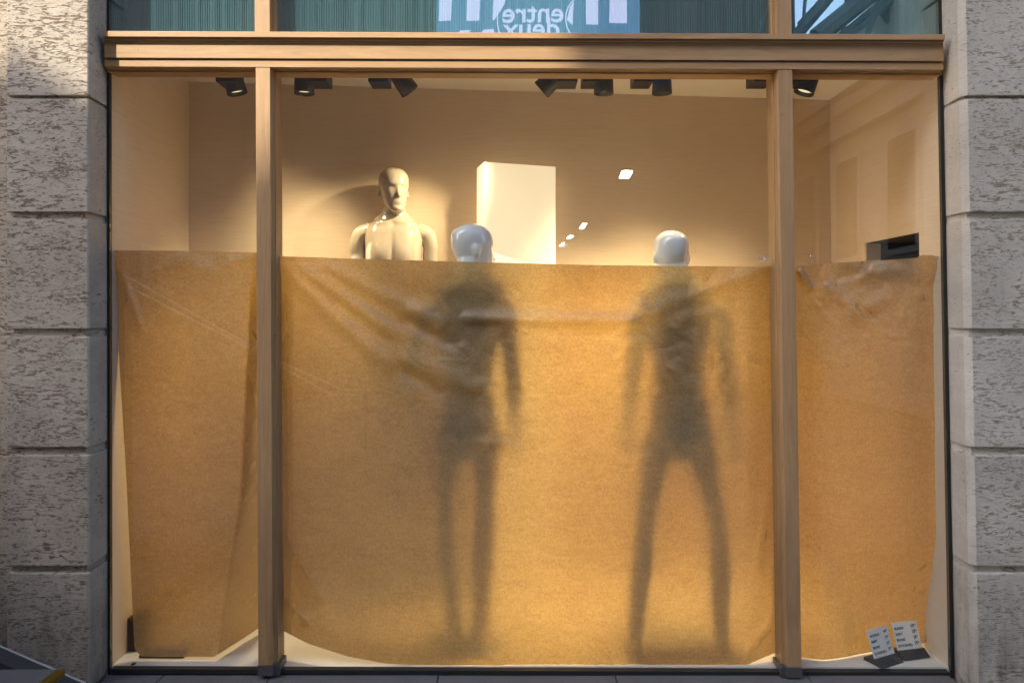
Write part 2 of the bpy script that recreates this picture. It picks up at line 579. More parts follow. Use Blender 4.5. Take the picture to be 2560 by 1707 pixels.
p1 = upright(639, 675, [(675.4, 679.5, -0.034), (680, 683, -0.024), (683.4, 688, -0.014)], (640, 689, 0.0505, 0.125))
p2 = upright(1945, 1981, [(1940.5, 1944.6, -0.034), (1936.5, 1940, -0.024), (1931, 1936, -0.014)], (1932, 1979, 0.0505, 0.125))
for a, b, sA, sB in ((637, 676, 676.4, 691), (1930, 1946, 1946.4, 1982)):
    sh = MB().prism(quad(a, 1665, b, 1692, -0.056), -0.056, 0.05)
    if a == 637: sh.prism(quad(sA, 1665, sB, 1691, -0.040), -0.040, 0.05)
    else:
        sh = MB().prism(quad(1944, 1665, 1983, 1692, -0.056), -0.056, 0.05)
        sh.prism(quad(1930, 1665, 1943.6, 1691, -0.040), -0.040, 0.05)
    sh.bevel(0.002).build('metal_shoe', ZINC, win)
# uprights over the rail
for (f0, f1, s0_, s1_) in ((637, 675, 675.4, 690), (1945, 1981, 1931, 1944.6)):
    MB().prism(quad(f0, -420, f1, 83.5, -0.050), -0.050, 0.05).bevel(0.0015).build('upright_post', OAK_V, win)
    MB().prism(quad(s0_, -420, s1_, 83.5, -0.024), -0.024, 0.05).bevel(0.0015).build('moulding_strip', OAK_V, win)
rail('moulding', -430, -400, -0.05, 0.06)

# gaskets
gk = lambda a, b, c, d, Y0, Y1: MB().prism(quad(a, b, c, d, Y0), Y0, Y1).build('black_gasket', RUBBER, win)
gk(267.7, 184.5, 273.5, 1690, -0.004, 0.012)
gk(2349, 184.5, 2357.3, 1690, -0.004, 0.012)
gk(274, 1676, 637.5, 1687, -0.022, 0.006)
gk(692, 1676, 1930, 1687, -0.022, 0.006)
gk(1982, 1676, 2347, 1687, -0.022, 0.006)
gk(267.7, -400, 273.5, 83.5, -0.004, 0.012)
gk(2349, -400, 2357.3, 83.5, -0.004, 0.012)
# panes (10 mm glass)
def pane(a, b, c, d, mat):
    return MB().prism(quad(a, b, c, d, -0.006), -0.006, 0.006).build('window_pane', mat, win)
pane(273.5, 180, 639, 1675, GLASS)
pane(688, 180, 1932, 1675, GLASS)
pane(1981, 180, 2349, 1675, GLASS)
pane(273.5, -400, 637, 84, GLASS_UP)
pane(690, -400, 1931, 84, GLASS_UP)
pane(1981, -400, 2349, 84, GLASS_UP)

# string curtains behind the upper panes
def strings(px0, px1, label):
    a, b = at(px0, 0, 0.04).x, at(px1, 0, 0.04).x
    n = int((b - a) / 0.0035)
    bm = bmesh.new()
    zb, zt = 2.60, 3.35
    prev = None
    for i in range(n + 1):
        x = a + (b - a) * i / n
        y = 0.036 + (0.0025 if i % 2 else 0) + 0.012 * noise.noise(Vector((x * 14, 3.1, 0))) + 0.006 * noise.noise(Vector((x * 45, 1.1, 0)))
        cur = (bm.verts.new((x, y, zb)), bm.verts.new((x, y, zt)))
        if prev: bm.faces.new((prev[0], cur[0], cur[1], prev[1]))
        prev = cur
    me = bpy.data.meshes.new('string_curtain'); bm.to_mesh(me); bm.free()
    o = new_obj('string_curtain', me, STRINGS)
    tag(o, label, 'curtain', 'teal string curtains behind the upper panes')
strings(262, 662, 'dark teal string curtain behind the upper left pane')
strings(664, 1962, 'wide teal string curtain behind the middle upper pane')
strings(1964, 2374, 'teal string curtain behind the upper right pane with slanting bright reflections')

# ================================================================== the display room
XW0, XW1 = -1.657, 1.768
BL, BR = 0.70, 1.00          # the back wall runs slightly away to the right
CZ = 2.65
FZ = 0.005
tag(MB().prism([Vector((XW0 - .1, 0, FZ - 0.06)), Vector((XW1 + .15, 0, FZ - 0.06)), Vector((XW1 + .15, 0, FZ)), Vector((XW0 - .1, 0, FZ))], 0.0065, 1.2).build('display_floor', WHITE), kind='structure')
bead = MB().box((XW0 + 0.004, 0.0075, FZ + 0.0003), (XW1, 0.055, FZ + 0.004)).bevel(0.001).build('floor_bead', WHITE)
tag(bead, 'thin white strip along the foot of the glass on the display floor', 'strip')
w = MB().poly([(XW0, BL, FZ), (XW1 + 0.05, BR + 0.004, FZ), (XW1 + 0.05, BR + 0.004, CZ), (XW0, BL, CZ)])
w.poly([(XW0 - .1, BL + .08, FZ), (XW1 + 0.15, BR + 0.1, FZ), (XW1 + 0.15, BR + 0.1, CZ), (XW0 - .1, BL + .08, CZ)])
tag(w.build('back_wall', WALLP), kind='structure')
tag(MB().box((XW0 - 0.06, 0.0135, FZ), (XW0, BL, CZ)).build('left_wall', WALLP), kind='structure')
ny0, ny1, nz0, nz1 = 0.18, 0.63, 1.60, 1.815
rw = MB()
def rwall(y0, y1, z0, z1):
    # right wall leans like the facade: slightly further out at the floor
    xb, xt = XW1 + 0.030, XW1 - 0.002
    X = lambda z: xb + (xt - xb) * (z - FZ) / (CZ - FZ)
    v = []
    for y in (y0, y1):
        for z in (z0, z1):
            v.append((X(z), y, z))
    rw.poly([v[0], v[2], v[3], v[1]])
    rw.poly([(p[0] + 0.05, p[1], p[2]) for p in (v[0], v[1], v[3], v[2])])
rwall(0.0135, ny0, FZ, CZ); rwall(ny1, 1.004, FZ, CZ); rwall(ny0, ny1, FZ, nz0); rwall(ny0, ny1, nz1, CZ)
rwo = tag(rw.build('right_wall', WALLP), kind='structure')
NICHE = m_plain('dark_niche', (0.05, 0.04, 0.03), 0.7)
nb = MB()
xn0, xn1 = XW1 + 0.012, XW1 + 0.38
nb.poly([(xn0, ny0, nz0), (xn1, ny0, nz0), (xn1, ny1, nz0), (xn0, ny1, nz0)])
nb.poly([(xn0, ny0, nz1), (xn1, ny0, nz1), (xn1, ny1, nz1), (xn0, ny1, nz1)])
nb.poly([(xn0, ny0, nz0), (xn1, ny0, nz0), (xn1, ny0, nz1), (xn0, ny0, nz1)])
nb.poly([(xn0 + 0.02, ny1, nz0), (xn1, ny1, nz0), (xn1, ny1, nz1), (xn0 + 0.02, ny1, nz1)])
nb.poly([(xn1, ny0, nz0), (xn1, ny1, nz0), (xn1, ny1, nz1), (xn1, ny0, nz1)])
nb.build('niche_lining', NICHE, rwo)
MB().box((xn0, ny1 - 0.004, nz0), (xn0 + 0.07, ny1, nz1 - 0.002)).build('niche_jamb', WALLP, rwo)
MB().box((xn0 + 0.12, 0.40, nz0 + 0.002), (xn0 + 0.15, ny1 - 0.01, nz1 - 0.09)).build('niche_panel', m_plain('brown_panel', (0.16, 0.11, 0.07), 0.5), rwo)
tag(MB().box((XW0 - .1, 0.1125, CZ), (XW1 + .2, 1.2, CZ + 0.05)).build('ceiling', CEIL), kind='structure')
tag(MB().box((XW0 - .1, 0.0605, CZ - 0.012), (XW1 + .2, 0.112, 3.4)).build('inner_lintel', CEIL), kind='structure')

# ------------------------------------------------------------------ spotlights
LENS = m_emit('lit_lamp_lens', (1.0, 0.78, 0.45), 0.25)
LY = 0.42
def spotlight(px, base_px, aim, label, watts, angle, blend=0.6, radius=0.09, LY=LY, r=0.047):
    c = at(px, 214, LY)
    root = thing('spotlight', label, 'spotlight', (c.x, LY, CZ), 'black spotlights under the display ceiling')
    bx = at(base_px, 214, LY).x
    MB().box((bx - 0.045, LY - 0.055, at(0, 214, LY).z), (bx + 0.045, LY + 0.055, CZ - 0.0005)).bevel(0.003).build('spotlight_base', BLACK, root)
    aim = Vector(aim)
    piv = Vector((c.x, LY, at(0, 200, LY).z))
    d = (aim - piv).normalized()
    # bracket from base to head
    if abs(bx - c.x) > 0.03:
        MB().tube([(bx, LY, piv.z + 0.02), (piv.x, LY, piv.z + 0.01)], 0.012, 8).build('bracket', BLACK, root)
    else:
        MB().tube([(piv.x, LY, CZ - 0.02), piv], 0.012, 8).build('bracket', BLACK, root)
    m = MB()
    p0, p1 = piv - d * 0.060, piv + d * 0.066
    m.tube([p0, p0 + d * 0.012, p1], [r * 0.60, r * 0.86, r], 24, cap=False)
    m.bm.faces.new([v for v in list(m.bm.verts)[:24]][::-1])
    h = m.build('spotlight_head', BLACK, root, angle=40)
    s = h.modifiers.new('wall', 'SOLIDIFY'); s.thickness = 0.003; s.offset = -1
    side = d.orthogonal().normalized(); up = d.cross(side)
    lc = p1 - d * 0.018
    lp = [lc + (side * math.cos(2 * math.pi * k / 20) + up * math.sin(2 * math.pi * k / 20)) * (r * 0.80) for k in range(20)]
    MB().poly(lp).build('lamp_lens', LENS, root)
    if watts > 0:
        ld = bpy.data.lights.new('spot_beam', 'SPOT')
        ld.energy = watts * 1.88
        ld.color = (1.0, 0.745, 0.42)
        ld.spot_size = R(angle)
        ld.spot_blend = blend
        ld.shadow_soft_size = radius
        lo = bpy.data.objects.new('spot_beam', ld)
        COL.objects.link(lo)
        lo.parent = root
        lo.matrix_parent_inverse = Matrix.Translation(-root.location)
        lo.location = p1 + d * 0.004
        lo.rotation_euler = d.to_track_quat('-Z', 'Y').to_euler()
    return root

spotlight(584, 575, (-0.85, 0.62, 0.7), 'black spotlight with its lens showing, alone in the narrow left pane', 4, 80, 1.0)
spotlight(760, 800, (-0.95, 0.50, 0.3), 'leftmost black spotlight of the wide pane, base to its right', 13, 76, 1.0)
spotlight(1004, 950, (0.04, 0.60, 1.80), 'black spotlight nearly over the rear mannequin, base to its left', 5, 50, 1.0)
spotlight(1380, 1417, (-1.20, 0.80, 1.30), 'black spotlight right of the tall white column, base to its right', 17, 52, 1.0, 0.025, 0.30)
spotlight(1510, 1478, (0.40, 0.62, 0.3), 'black spotlight over the gap between column and right-hand head, beside the column one', 36, 60, 1.0)
spotlight(1655, 1604, (0.75, 0.64, 0.3), 'black spotlight above the pale head on the right', 26, 72, 1.0)
spotlight(1952, 1898, (1.05, 0.64, 0.3), 'spotlight mostly hidden by the right upright, only its black base showing', 11, 72, 1.0)
spotlight(2022, 2004, (0.60, 0.60, 0.4), 'black spotlight with its lens showing, alone in the narrow right pane', 6, 76, 1.0)

# ------------------------------------------------------------------ tall white column
o0 = at(1210, 405, 0.60)
LB = NT('white_acrylic_added_glow')
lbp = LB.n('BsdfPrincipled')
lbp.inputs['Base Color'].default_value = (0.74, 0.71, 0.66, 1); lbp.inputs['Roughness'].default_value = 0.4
lbp.inputs['Emission Color'].default_value = (1.0, 0.76, 0.46, 1); lbp.inputs['Emission Strength'].default_value = 0.18  # column is no lamp: glow added to even out the spotlights' shading
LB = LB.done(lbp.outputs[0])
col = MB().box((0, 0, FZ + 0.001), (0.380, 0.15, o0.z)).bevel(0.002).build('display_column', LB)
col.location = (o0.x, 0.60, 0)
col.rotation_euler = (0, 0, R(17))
tag(col, 'tall white square display column, spotlit and given an added glow, beside the rear mannequin', 'column')


# ================================================================== mannequins
def catmull(keys, n):
    keys = np.array(keys, float)
    out = []
    for i in range(len(keys) - 1):
        p0, p1, p2, p3 = keys[max(i - 1, 0)], keys[i], keys[i + 1], keys[min(i + 2, len(keys) - 1)]
        for s in range(n):
            t = s / n
            out.append(0.5 * ((2 * p1) + (-p0 + p2) * t + (2 * p0 - 5 * p1 + 4 * p2 - p3) * t * t + (-p0 + 3 * p1 - 3 * p2 + p3) * t ** 3))
    out.append(keys[-1])
    return out


def loft(m, rings, n=40, brush=None):
    """rings: (z, cx, halfwidth, yfront, yback)"""
    R_ = []
    for (z, cx, w, yf, yb) in rings:
        ring = []
        for k in range(n):
            a = 2 * math.pi * k / n
            s, c = math.sin(a), math.cos(a)
            e = 0.92
            x = w * math.copysign(abs(s) ** e, s)
            cy = (yf + yb) / 2; hy = (yb - yf) / 2
            y = cy - hy * math.copysign(abs(c) ** e, c)
            p = Vector((x, y, z))
            if brush: p = brush(p)
            ring.append(m.bm.verts.new((p.x + cx, p.y, p.z)))
        R_.append(ring)
    for a, b in zip(R_, R_[1:]):
        for k in range(n):
            m.bm.faces.new((a[k], a[(k + 1) % n], b[(k + 1) % n], b[k]))
    m.bm.faces.new(R_[0][::-1]); m.bm.faces.new(R_[-1])


def G(x, s): return math.exp(-(x / s) ** 2)


def face_brush(p):
    x, y, z = p
    if y < 0.0:
        f = min(1.0, -y / 0.05)
        # nose
        nz = 0.0
        if 0.068 < z < 0.135:
            t = (0.135 - z) / (0.135 - 0.076)
            nz = min(1, max(0, t)) * (1.0 if z > 0.076 else max(0, (z - 0.068) / 0.008))
        y -= f * 0.026 * nz * G(x, 0.0085 + 0.004 * nz)
        # eye sockets, lids, brow
        for s in (-1, 1):
            y += f * 0.0115 * G(x - s * 0.030, 0.017) * G(z - 0.122, 0.012)
            y -= f * 0.005 * G(x - s * 0.030, 0.012) * G(z - 0.119, 0.006)
            y -= f * 0.004 * G(x - s * 0.028, 0.022) * G(z - 0.140, 0.008)
            y -= f * 0.004 * G(x - s * 0.045, 0.016) * G(z - 0.095, 0.015)
        # mouth
        y -= f * 0.0075 * G(x, 0.020) * G(z - 0.058, 0.005)
        y -= f * 0.0085 * G(x, 0.017) * G(z - 0.047, 0.005)
        y += f * 0.006 * G(x, 0.022) * G(z - 0.0525, 0.0022)
        y += f * 0.005 * G(x, 0.022) * G(z - 0.034, 0.007)
        y -= f * 0.006 * G(x, 0.018) * G(z - 0.016, 0.010)
    return Vector((x, y, z))


HEAD = [(0.000, 0, .020, -.080, -.045), (.010, 0, .032, -.090, -.030), (.030, 0, .046, -.094, .018), (.055, 0, .056, -.094, .048),
        (.085, 0, .063, -.092, .074), (.115, 0, .069, -.092, .090), (.145, 0, .0735, -.094, .096), (.170, 0, .0745, -.092, .098),
        (.195, 0, .070, -.082, .092), (.215, 0, .058, -.063, .074), (.228, 0, .040, -.038, .050), (.235, 0, .020, -.015, .026), (.2375, 0, .004, .003, .009)]


def make_head(base, yaw, pitch=0.0):
    m = MB()
    loft(m, catmull(HEAD, 6), 72, face_brush)
    for s in (-1, 1):
        rot = Matrix.Rotation(R(18 * s), 4, 'Z') @ Matrix.Rotation(R(-12), 4, 'X')
        m.ball((s * 0.0735, 0.014, 0.108), (0.007, 0.017, 0.029), 16, rot)
        m.ball((s * 0.077, 0.022, 0.115), (0.005, 0.011, 0.021), 16, rot)
    bmesh.ops.transform(m.bm, matrix=Matrix.Translation(base) @ Matrix.Rotation(yaw, 4, 'Z') @ Matrix.Rotation(pitch, 4, 'X'), verts=m.bm.verts[:])
    return m


def limb(m, keys, n=18, sub=6):
    """keys: (x, y, z, r)"""
    c = catmull(keys, sub)
    m.tube([p[:3] for p in c], [max(0.004, p[3]) for p in c], n)
    m.ball(tuple(c[0][:3]), c[0][3], 14)
    m.ball(tuple(c[-1][:3]), c[-1][3], 14)


def remesh(ms, name, voxel, smooth=4):
    bm = bmesh.new()
    for m in ms:
        me = bpy.data.meshes.new('tmp')
        bmesh.ops.recalc_face_normals(m.bm, faces=m.bm.faces[:])
        m.bm.to_mesh(me); m.bm.free()
        bm.from_mesh(me)
        bpy.data.meshes.remove(me)
    me = bpy.data.meshes.new(name)
    bm.to_mesh(me); bm.free()
    o = bpy.data.objects.new('tmp', me)
    COL.objects.link(o)
    r = o.modifiers.new('r', 'REMESH'); r.mode = 'VOXEL'; r.voxel_size = voxel; r.use_smooth_shade = True
    s = o.modifiers.new('s', 'SMOOTH'); s.factor = 0.5; s.iterations = smooth
    dg = bpy.context.evaluated_depsgraph_get()
    res = bpy.data.meshes.new_from_object(o.evaluated_get(dg))
    res.name = name
    bpy.data.objects.remove(o)
    bpy.data.meshes.remove(me)
    for p in res.polygons: p.use_smooth = True
    return res


def chest_brush(p):
    x, y, z = p
    if y < 0:
        f = min(1, -y / 0.05)
        for s in (-1, 1):
            y -= f * 0.016 * G(x - s * 0.075, 0.060) * G(z - 1.375, 0.055)
            y += f * 0.010 * G(x - s * 0.085, 0.08) * G(z - 1.315, 0.016)
            y -= f * 0.008 * G(x - s * 0.07, 0.055) * G(z - 1.512, 0.010)   # collar bones
        y += f * 0.010 * G(x, 0.012) * G(z - 1.38, 0.07)
        y += f * 0.008 * G(x, 0.010) * G(z - 1.18, 0.09)
        y += f * 0.010 * G(x, 0.014) * G(z - 1.505, 0.014)
    else:
        f = min(1, y / 0.05)
        y -= f * 0.012 * G(x, 0.016) * G(z - 1.22, 0.22)
        for s in (-1, 1):
            y += f * 0.010 * G(x - s * 0.085, 0.05) * G(z - 1.40, 0.07)
            y += f * 0.010 * G(x - s * 0.075, 0.06) * G(z - 0.93, 0.07)
    return Vector((x, y, z))


def mannequin(label, loc, facing, head_yaw, shift, arms, legs, voxel, mat=PLASTIC, head_dx=0.0, head_dz=0.0, slim=0.90, thigh=1.0, sh=0.90):
    """local frame: the figure looks along -y; arms / legs are lists of (x, y, z, r) chains.
    shift(z) gives the sideways sway of the trunk."""
    root = thing('mannequin', label, 'mannequin', loc, 'white shop mannequins')
    root.rotation_euler = (0, 0, facing)
    T = [(.79, .035, -.045, .045), (.83, .095, -.070, .075), (.87, .145, -.088, .095), (.91, .166, -.098, .112), (.97, .168, -.100, .110), (1.04, .152, -.098, .092), (1.12, .134, -.095, .082),
         (1.21, .140, -.103, .090), (1.31, .158, -.112, .100), (1.40, .170, -.112, .106), (1.46, .174, -.098, .104), (1.495, .160, -.080, .096), (1.518, .126, -.066, .088),
         (1.538, .088, -.056, .078), (1.560, .063, -.050, .068), (1.60, .052, -.047, .060), (1.64, .049, -.045, .058), (1.68, .049, -.045, .058)]
    tr = MB()
    loft(tr, [(r[0], shift(r[0]), r[1] * (slim if r[0] < 1.25 else (slim + (sh - slim) * min(1, (r[0] - 1.25) / .15) if r[0] < 1.53 else 1.0)), r[2], r[3]) for r in catmull(T, 5)], 56, chest_brush)
    for v in tr.bm.verts:
        if v.co.z > 1.2: v.co.z = min(1.2 + (v.co.z - 1.2) * 1.2, 1.70 + head_dz)
    ms = [tr]
    for chain in legs:
        lm = MB(); limb(lm, [(*q[:3], q[3] * (thigh if k < 3 else 1)) for k, q in enumerate(chain['bones'])])
        for ft in chain['foot']: limb(lm, ft, 14)
        ms.append(lm)
    hx = shift(1.6) + head_dx
    ms.append(make_head((hx, -0.012, 1.618 + head_dz), head_yaw))
    body = remesh(ms, 'body', voxel, 5)
    new_obj('body', body, mat, root).matrix_parent_inverse = Matrix()
    for chain in arms:
        am = MB(); limb(am, chain['bones'])
        w = Vector(chain['bones'][-1][:3]); e = Vector(chain['bones'][-2][:3])
        d = (w - e).normalized()
        side = Vector(chain['palm']).normalized()           # across the palm, towards the thumb
        side = (side - d * side.dot(d)).normalized()
        nrm = d.cross(side)
        pm = MB()
        # palm: flattened tube
        limb(pm, [(*(w + side * 0.008), 0.020), (*(w + d * 0.045 + side * 0.010), 0.021), (*(w + d * 0.085 + side * 0.012), 0.018)], 14)
        limb(pm, [(*(w - side * 0.008), 0.019), (*(w + d * 0.045 - side * 0.016), 0.019), (*(w + d * 0.080 - side * 0.020), 0.016)], 14)
        for k, (off, ln) in enumerate(((0.026, 0.068), (0.009, 0.076), (-0.009, 0.070), (-0.027, 0.056))):
            b = w + d * 0.085 + side * off
            limb(pm, [(*b, 0.0095), (*(b + d * ln * 0.45 + nrm * 0.006), 0.0088), (*(b + d * ln * 0.75 + nrm * 0.017), 0.0080), (*(b + d * ln * 0.95 + nrm * 0.031), 0.0066)], 10, 4)
        b = w + d * 0.028 + side * 0.024
        limb(pm, [(*b, 0.013), (*(b + d * 0.030 + side * 0.020 + nrm * 0.008), 0.011), (*(b + d * 0.060 + side * 0.026 + nrm * 0.018), 0.0085)], 10, 4)
        new_obj('arm', remesh([am, pm], 'arm', 0.0045, 3), mat, root).matrix_parent_inverse = Matrix()
    return root


def leg(hip, knee, ankle, toe):
    hx, hy, hz = hip; kx, ky, kz = knee; ax, ay, az = ankle
    mid = lambda a, b, t: tuple(a[i] + (b[i] - a[i]) * t for i in range(3))
    b = [(*hip, .078), (*mid(hip, knee, .35), .065), (*mid(hip, knee, .7), .053), (*knee, .045), (*(lambda p: (p[0], p[1] + .012, p[2]))(mid(knee, ankle, .3)), .048),
         (*mid(knee, ankle, .65), .042), (*ankle, .033)]
    f = [[(ax, ay + .025, az - .015, .030), (ax, ay + .035, .034, .030)],
         [(ax, ay + .01, az - .02, .032), (ax + toe[0] * .45, ay + toe[1] * .45, .048, .033), (ax + toe[0] * .85, ay + toe[1] * .85, .028, .026), (ax + toe[0], ay + toe[1], .020, .018)]]
    return {'bones': b, 'foot': f}


def arm(sh, el, wr, palm):
    mid = lambda a, b, t: tuple(a[i] + (b[i] - a[i]) * t for i in range(3))
    b = [(sh[0] * .74, sh[1], sh[2] - .006, .050), (sh[0] * .98, sh[1], sh[2] - .020, .045), (sh[0] * 1.09, sh[1], sh[2] - .075, .040), (*mid(sh, el, .38), .040), (*mid(sh, el, .75), .037), (*el, .034), (*mid(el, wr, .3), .037), (*mid(el, wr, .7), .029), (*wr, .024)]
    return {'bones': b, 'palm': palm}


# rear mannequin, facing the street, on a low plinth
MY = 0.665
mx = at(985, 500, MY).x
plz = 0.345
mplinth = MB().box((mx - 0.22, MY - 0.14, FZ + 0.001), (mx + 0.22, MY + 0.11, plz)).bevel(0.002).build('low_plinth', WHITE)
tag(mplinth, 'low white plinth behind the brown paper under the rear mannequin', 'plinth')
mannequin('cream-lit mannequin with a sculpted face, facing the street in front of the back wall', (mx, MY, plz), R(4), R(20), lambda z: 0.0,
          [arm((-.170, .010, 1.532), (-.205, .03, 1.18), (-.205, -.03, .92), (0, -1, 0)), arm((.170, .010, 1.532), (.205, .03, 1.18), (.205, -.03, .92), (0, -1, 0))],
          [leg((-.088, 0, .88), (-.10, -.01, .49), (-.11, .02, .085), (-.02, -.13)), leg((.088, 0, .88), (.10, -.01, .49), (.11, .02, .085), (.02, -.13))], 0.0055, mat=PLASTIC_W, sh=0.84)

# front pair: backs to the street, close behind the paper
def back_local(px, py, Y, root):
    p = at(px, py, Y)
    return (-(p.x - root[0]), -(p.y - root[1]), p.z - root[2])
r1 = (at(1172, 800, 0.186).x, 0.186, FZ + 0.012)
L1 = lambda px, py, dY=0.0: back_local(px, py, r1[1] + dY, r1)
man1 = mannequin('white mannequin with its back to the glass, bald head turned to the right', r1, R(180), R(-62), lambda z: 0.012 - 0.02 * math.sin((z - 0.9) * 3.2),
          [arm(L1(1058, 772), L1(1014, 940, -.065), L1(1050, 1040, .04), (1, 0, 0)), arm(L1(1266, 764), L1(1286, 960, -.05), L1(1288, 1080, .10), (1, 0, 0))],
          [leg((.086, 0, .90), L1(1112, 1290, -.01), L1(1136, 1590, .0), (.03, -.12)), leg((-.082, 0, .90), L1(1217, 1290, -.02), L1(1202, 1590, -.02), (-.04, -.12))], 0.008, head_dx=-0.012, head_dz=-0.016, slim=0.80, thigh=0.84, sh=0.95)
r2 = (at(1700, 800, 0.185).x, 0.185, FZ + 0.012)
L2 = lambda px, py, dY=0.0: back_local(px, py, r2[1] + dY, r2)
man2 = mannequin('white mannequin seen squarely from behind, bald head with both ears showing', r2, R(180), 0.0, lambda z: 0.0 + 0.028 * max(0, (z - 1.1) / .5),
          [arm(L2(1602, 778), L2(1580, 950, .0), L2(1572, 1080, .12), (1, 0, 0)), arm(L2(1802, 772), L2(1826, 950, .0), L2(1838, 1080, .08), (1, 0, 0))],
          [leg((.095, 0, .88), L2(1612, 1320, -.035), L2(1588, 1600, -.085), (.03, -.10)), leg((-.085, 0, .88), L2(1795, 1320, -.035), L2(1806, 1600, -.08), (-.03, -.10))], 0.008, head_dx=0.010, head_dz=-0.046, slim=0.82, thigh=0.92, sh=0.95)
BASEM = m_plain('frosted_base_glass', (0.5, 0.55, 0.55), 0.2)
for r, mq in ((r1, man1), (r2, man2)):
    m = MB().tube([(0, -.03, -0.011), (0, -.03, -0.001)], 0.150, 40)
    m.build('base_plate', BASEM, mq).matrix_parent_inverse = Matrix()


# ================================================================== brown paper
def polyline(pts):
    pts = [np.array(p, float) for p in pts]
    L = [0]
    for a, b in zip(pts, pts[1:]): L.append(L[-1] + np.linalg.norm(b - a))
    L = np.array(L) / L[-1]
    P = np.array(pts)
    return lambda t: np.array([np.interp(t, L, P[:, k]) for k in range(2)])


def ridge(px, py, a, b, w, amp, taper=0.25):
    ax, ay = a; bx, by = b
    dx, dy = bx - ax, by - ay
    ll = dx * dx + dy * dy
    t = ((px - ax) * dx + (py - ay) * dy) / ll
    d = ((px - ax) * dy - (py - ay) * dx) / math.sqrt(ll)
    e = np.clip(np.minimum(t + 0.05, 1.05 - t) / taper, 0, 1)
    e = e * e * (3 - 2 * e)
    return 1.5 * amp * e * np.exp(-(d / w) ** 2)


def fold(px, py, a, b, w, amp, taper=0.25):
    """a sharper tent-shaped crease"""
    ax, ay = a; bx, by = b
    dx, dy = bx - ax, by - ay
    ll = dx * dx + dy * dy
    t = ((px - ax) * dx + (py - ay) * dy) / ll
    d = ((px - ax) * dy - (py - ay) * dx) / math.sqrt(ll)
    e = np.clip(np.minimum(t + 0.02, 1.02 - t) / taper, 0, 1)
    e = e * e * (3 - 2 * e)
    return amp * e * np.exp(-np.abs(d) / w)


def crinkles(px, py, n, cx, cy, sx, sy, amp, seed, ang=0.0, spread=0.7):
    """short sharp creases scattered round a place"""
    rr = random.Random(seed)
    out = np.zeros_like(px)
    for _ in range(n):
        x, y = rr.gauss(cx, sx), rr.gauss(cy, sy)
        a, l = ang + rr.gauss(0, spread), rr.uniform(25, 90)
        out += fold(px, py, (x - l / 2 * math.cos(a), y - l / 2 * math.sin(a)), (x + l / 2 * math.cos(a), y + l / 2 * math.sin(a)), rr.uniform(3.5, 8), amp * rr.uniform(0.4, 1.0) * rr.choice((-1, 1)), 0.35)
    return out


def sst(a, b, x):
    t = np.clip((x - a) / (b - a), 0, 1)
    return t * t * (3 - 2 * t)


def crumple(px, py, scale, seed):
    """faceted crumple from ridged noise"""
    out = np.zeros_like(px)
    for (i, j), _ in np.ndenumerate(px):
        p = Vector((px[i, j] / scale, py[i, j] / scale, seed))
        q = p + Vector((noise.noise(p * 0.7), noise.noise(p * 0.7 + Vector((5, 2, 1))), 0)) * 0.6
        out[i, j] = (1 - abs(noise.noise(q)) * 2) + 0.5 * (1 - abs(noise.noise(q * 2.1 + Vector((3, 7, 0)))) * 2)
    return out


def sheet(name, label, top, bottom, left, right, nu, nv, depth):
    T, B, Lf, Rt = polyline(top), polyline(bottom), polyline(left), polyline(right)
    U = np.linspace(0, 1, nu); V = np.linspace(0, 1, nv)
    P = np.zeros((nv, nu, 2))
    c00, c10, c01, c11 = T(0), T(1), B(0), B(1)
    for i, v in enumerate(V):
        for j, u in enumerate(U):
            P[i, j] = (1 - v) * T(u) + v * B(u) + (1 - u) * Lf(v) + u * Rt(v) - ((1 - u) * (1 - v) * c00 + u * (1 - v) * c10 + (1 - u) * v * c01 + u * v * c11)
    px, py = P[..., 0], P[..., 1]
    Y = np.maximum(depth(px, py), 0.010)
    d = (Y - EYE.y) / F
    X = (px - HX) * d; Z = EYE.z + (HY - py) * d
    Z = np.maximum(Z, FZ + 0.006)
    verts = np.stack([X, Y, Z], -1).reshape(-1, 3)
    faces = [(i * nu + j, i * nu + j + 1, (i + 1) * nu + j + 1, (i + 1) * nu + j) for i in range(nv - 1) for j in range(nu - 1)]
    me = bpy.data.meshes.new(name)
    me.from_pydata([tuple(v) for v in verts], [], faces)
    for p in me.polygons: p.use_smooth = True
    o = new_obj(name, me, KRAFT)
    tag(o, label, 'paper sheet', 'brown paper sheets taped inside the window')
    return o


def depth_left(px, py):
    xf = np.interp(py, [625, 800, 1250, 1640], [632, 622, 600, 540])
    Y = 0.045 + 0.015 * sst(900, 1640, py)
    Y = Y + 0.0025 * np.maximum(0, px - xf) * sst(620, 800, py) * 1.0
    Y = Y + 0.05 * (1 - sst(280, 318, px)) * sst(625, 760, py)
    Y -= ridge(px, py, (295, 660), (360, 840), 10, 0.008)
    Y -= ridge(px, py, (420, 640), (560, 690), 22, 0.006)
    Y -= fold(px, py, (400, 1540), (600, 1190), 9, 0.003)
    Y -= fold(px, py, (560, 660), (640, 640), 16, 0.010)
    Y += 0.0035 * (crumple(px, py, 120, 1.3) - 0.8) + 0.0016 * (crumple(px, py, 48, 4.0) - 0.8)
    Y += crinkles(px, py, 14, 430, 720, 100, 60, 0.0025, 21, 0.2, 0.6) + crinkles(px, py, 12, 430, 1150, 80, 220, 0.002, 23, 0.3, 0.9)
    return Y


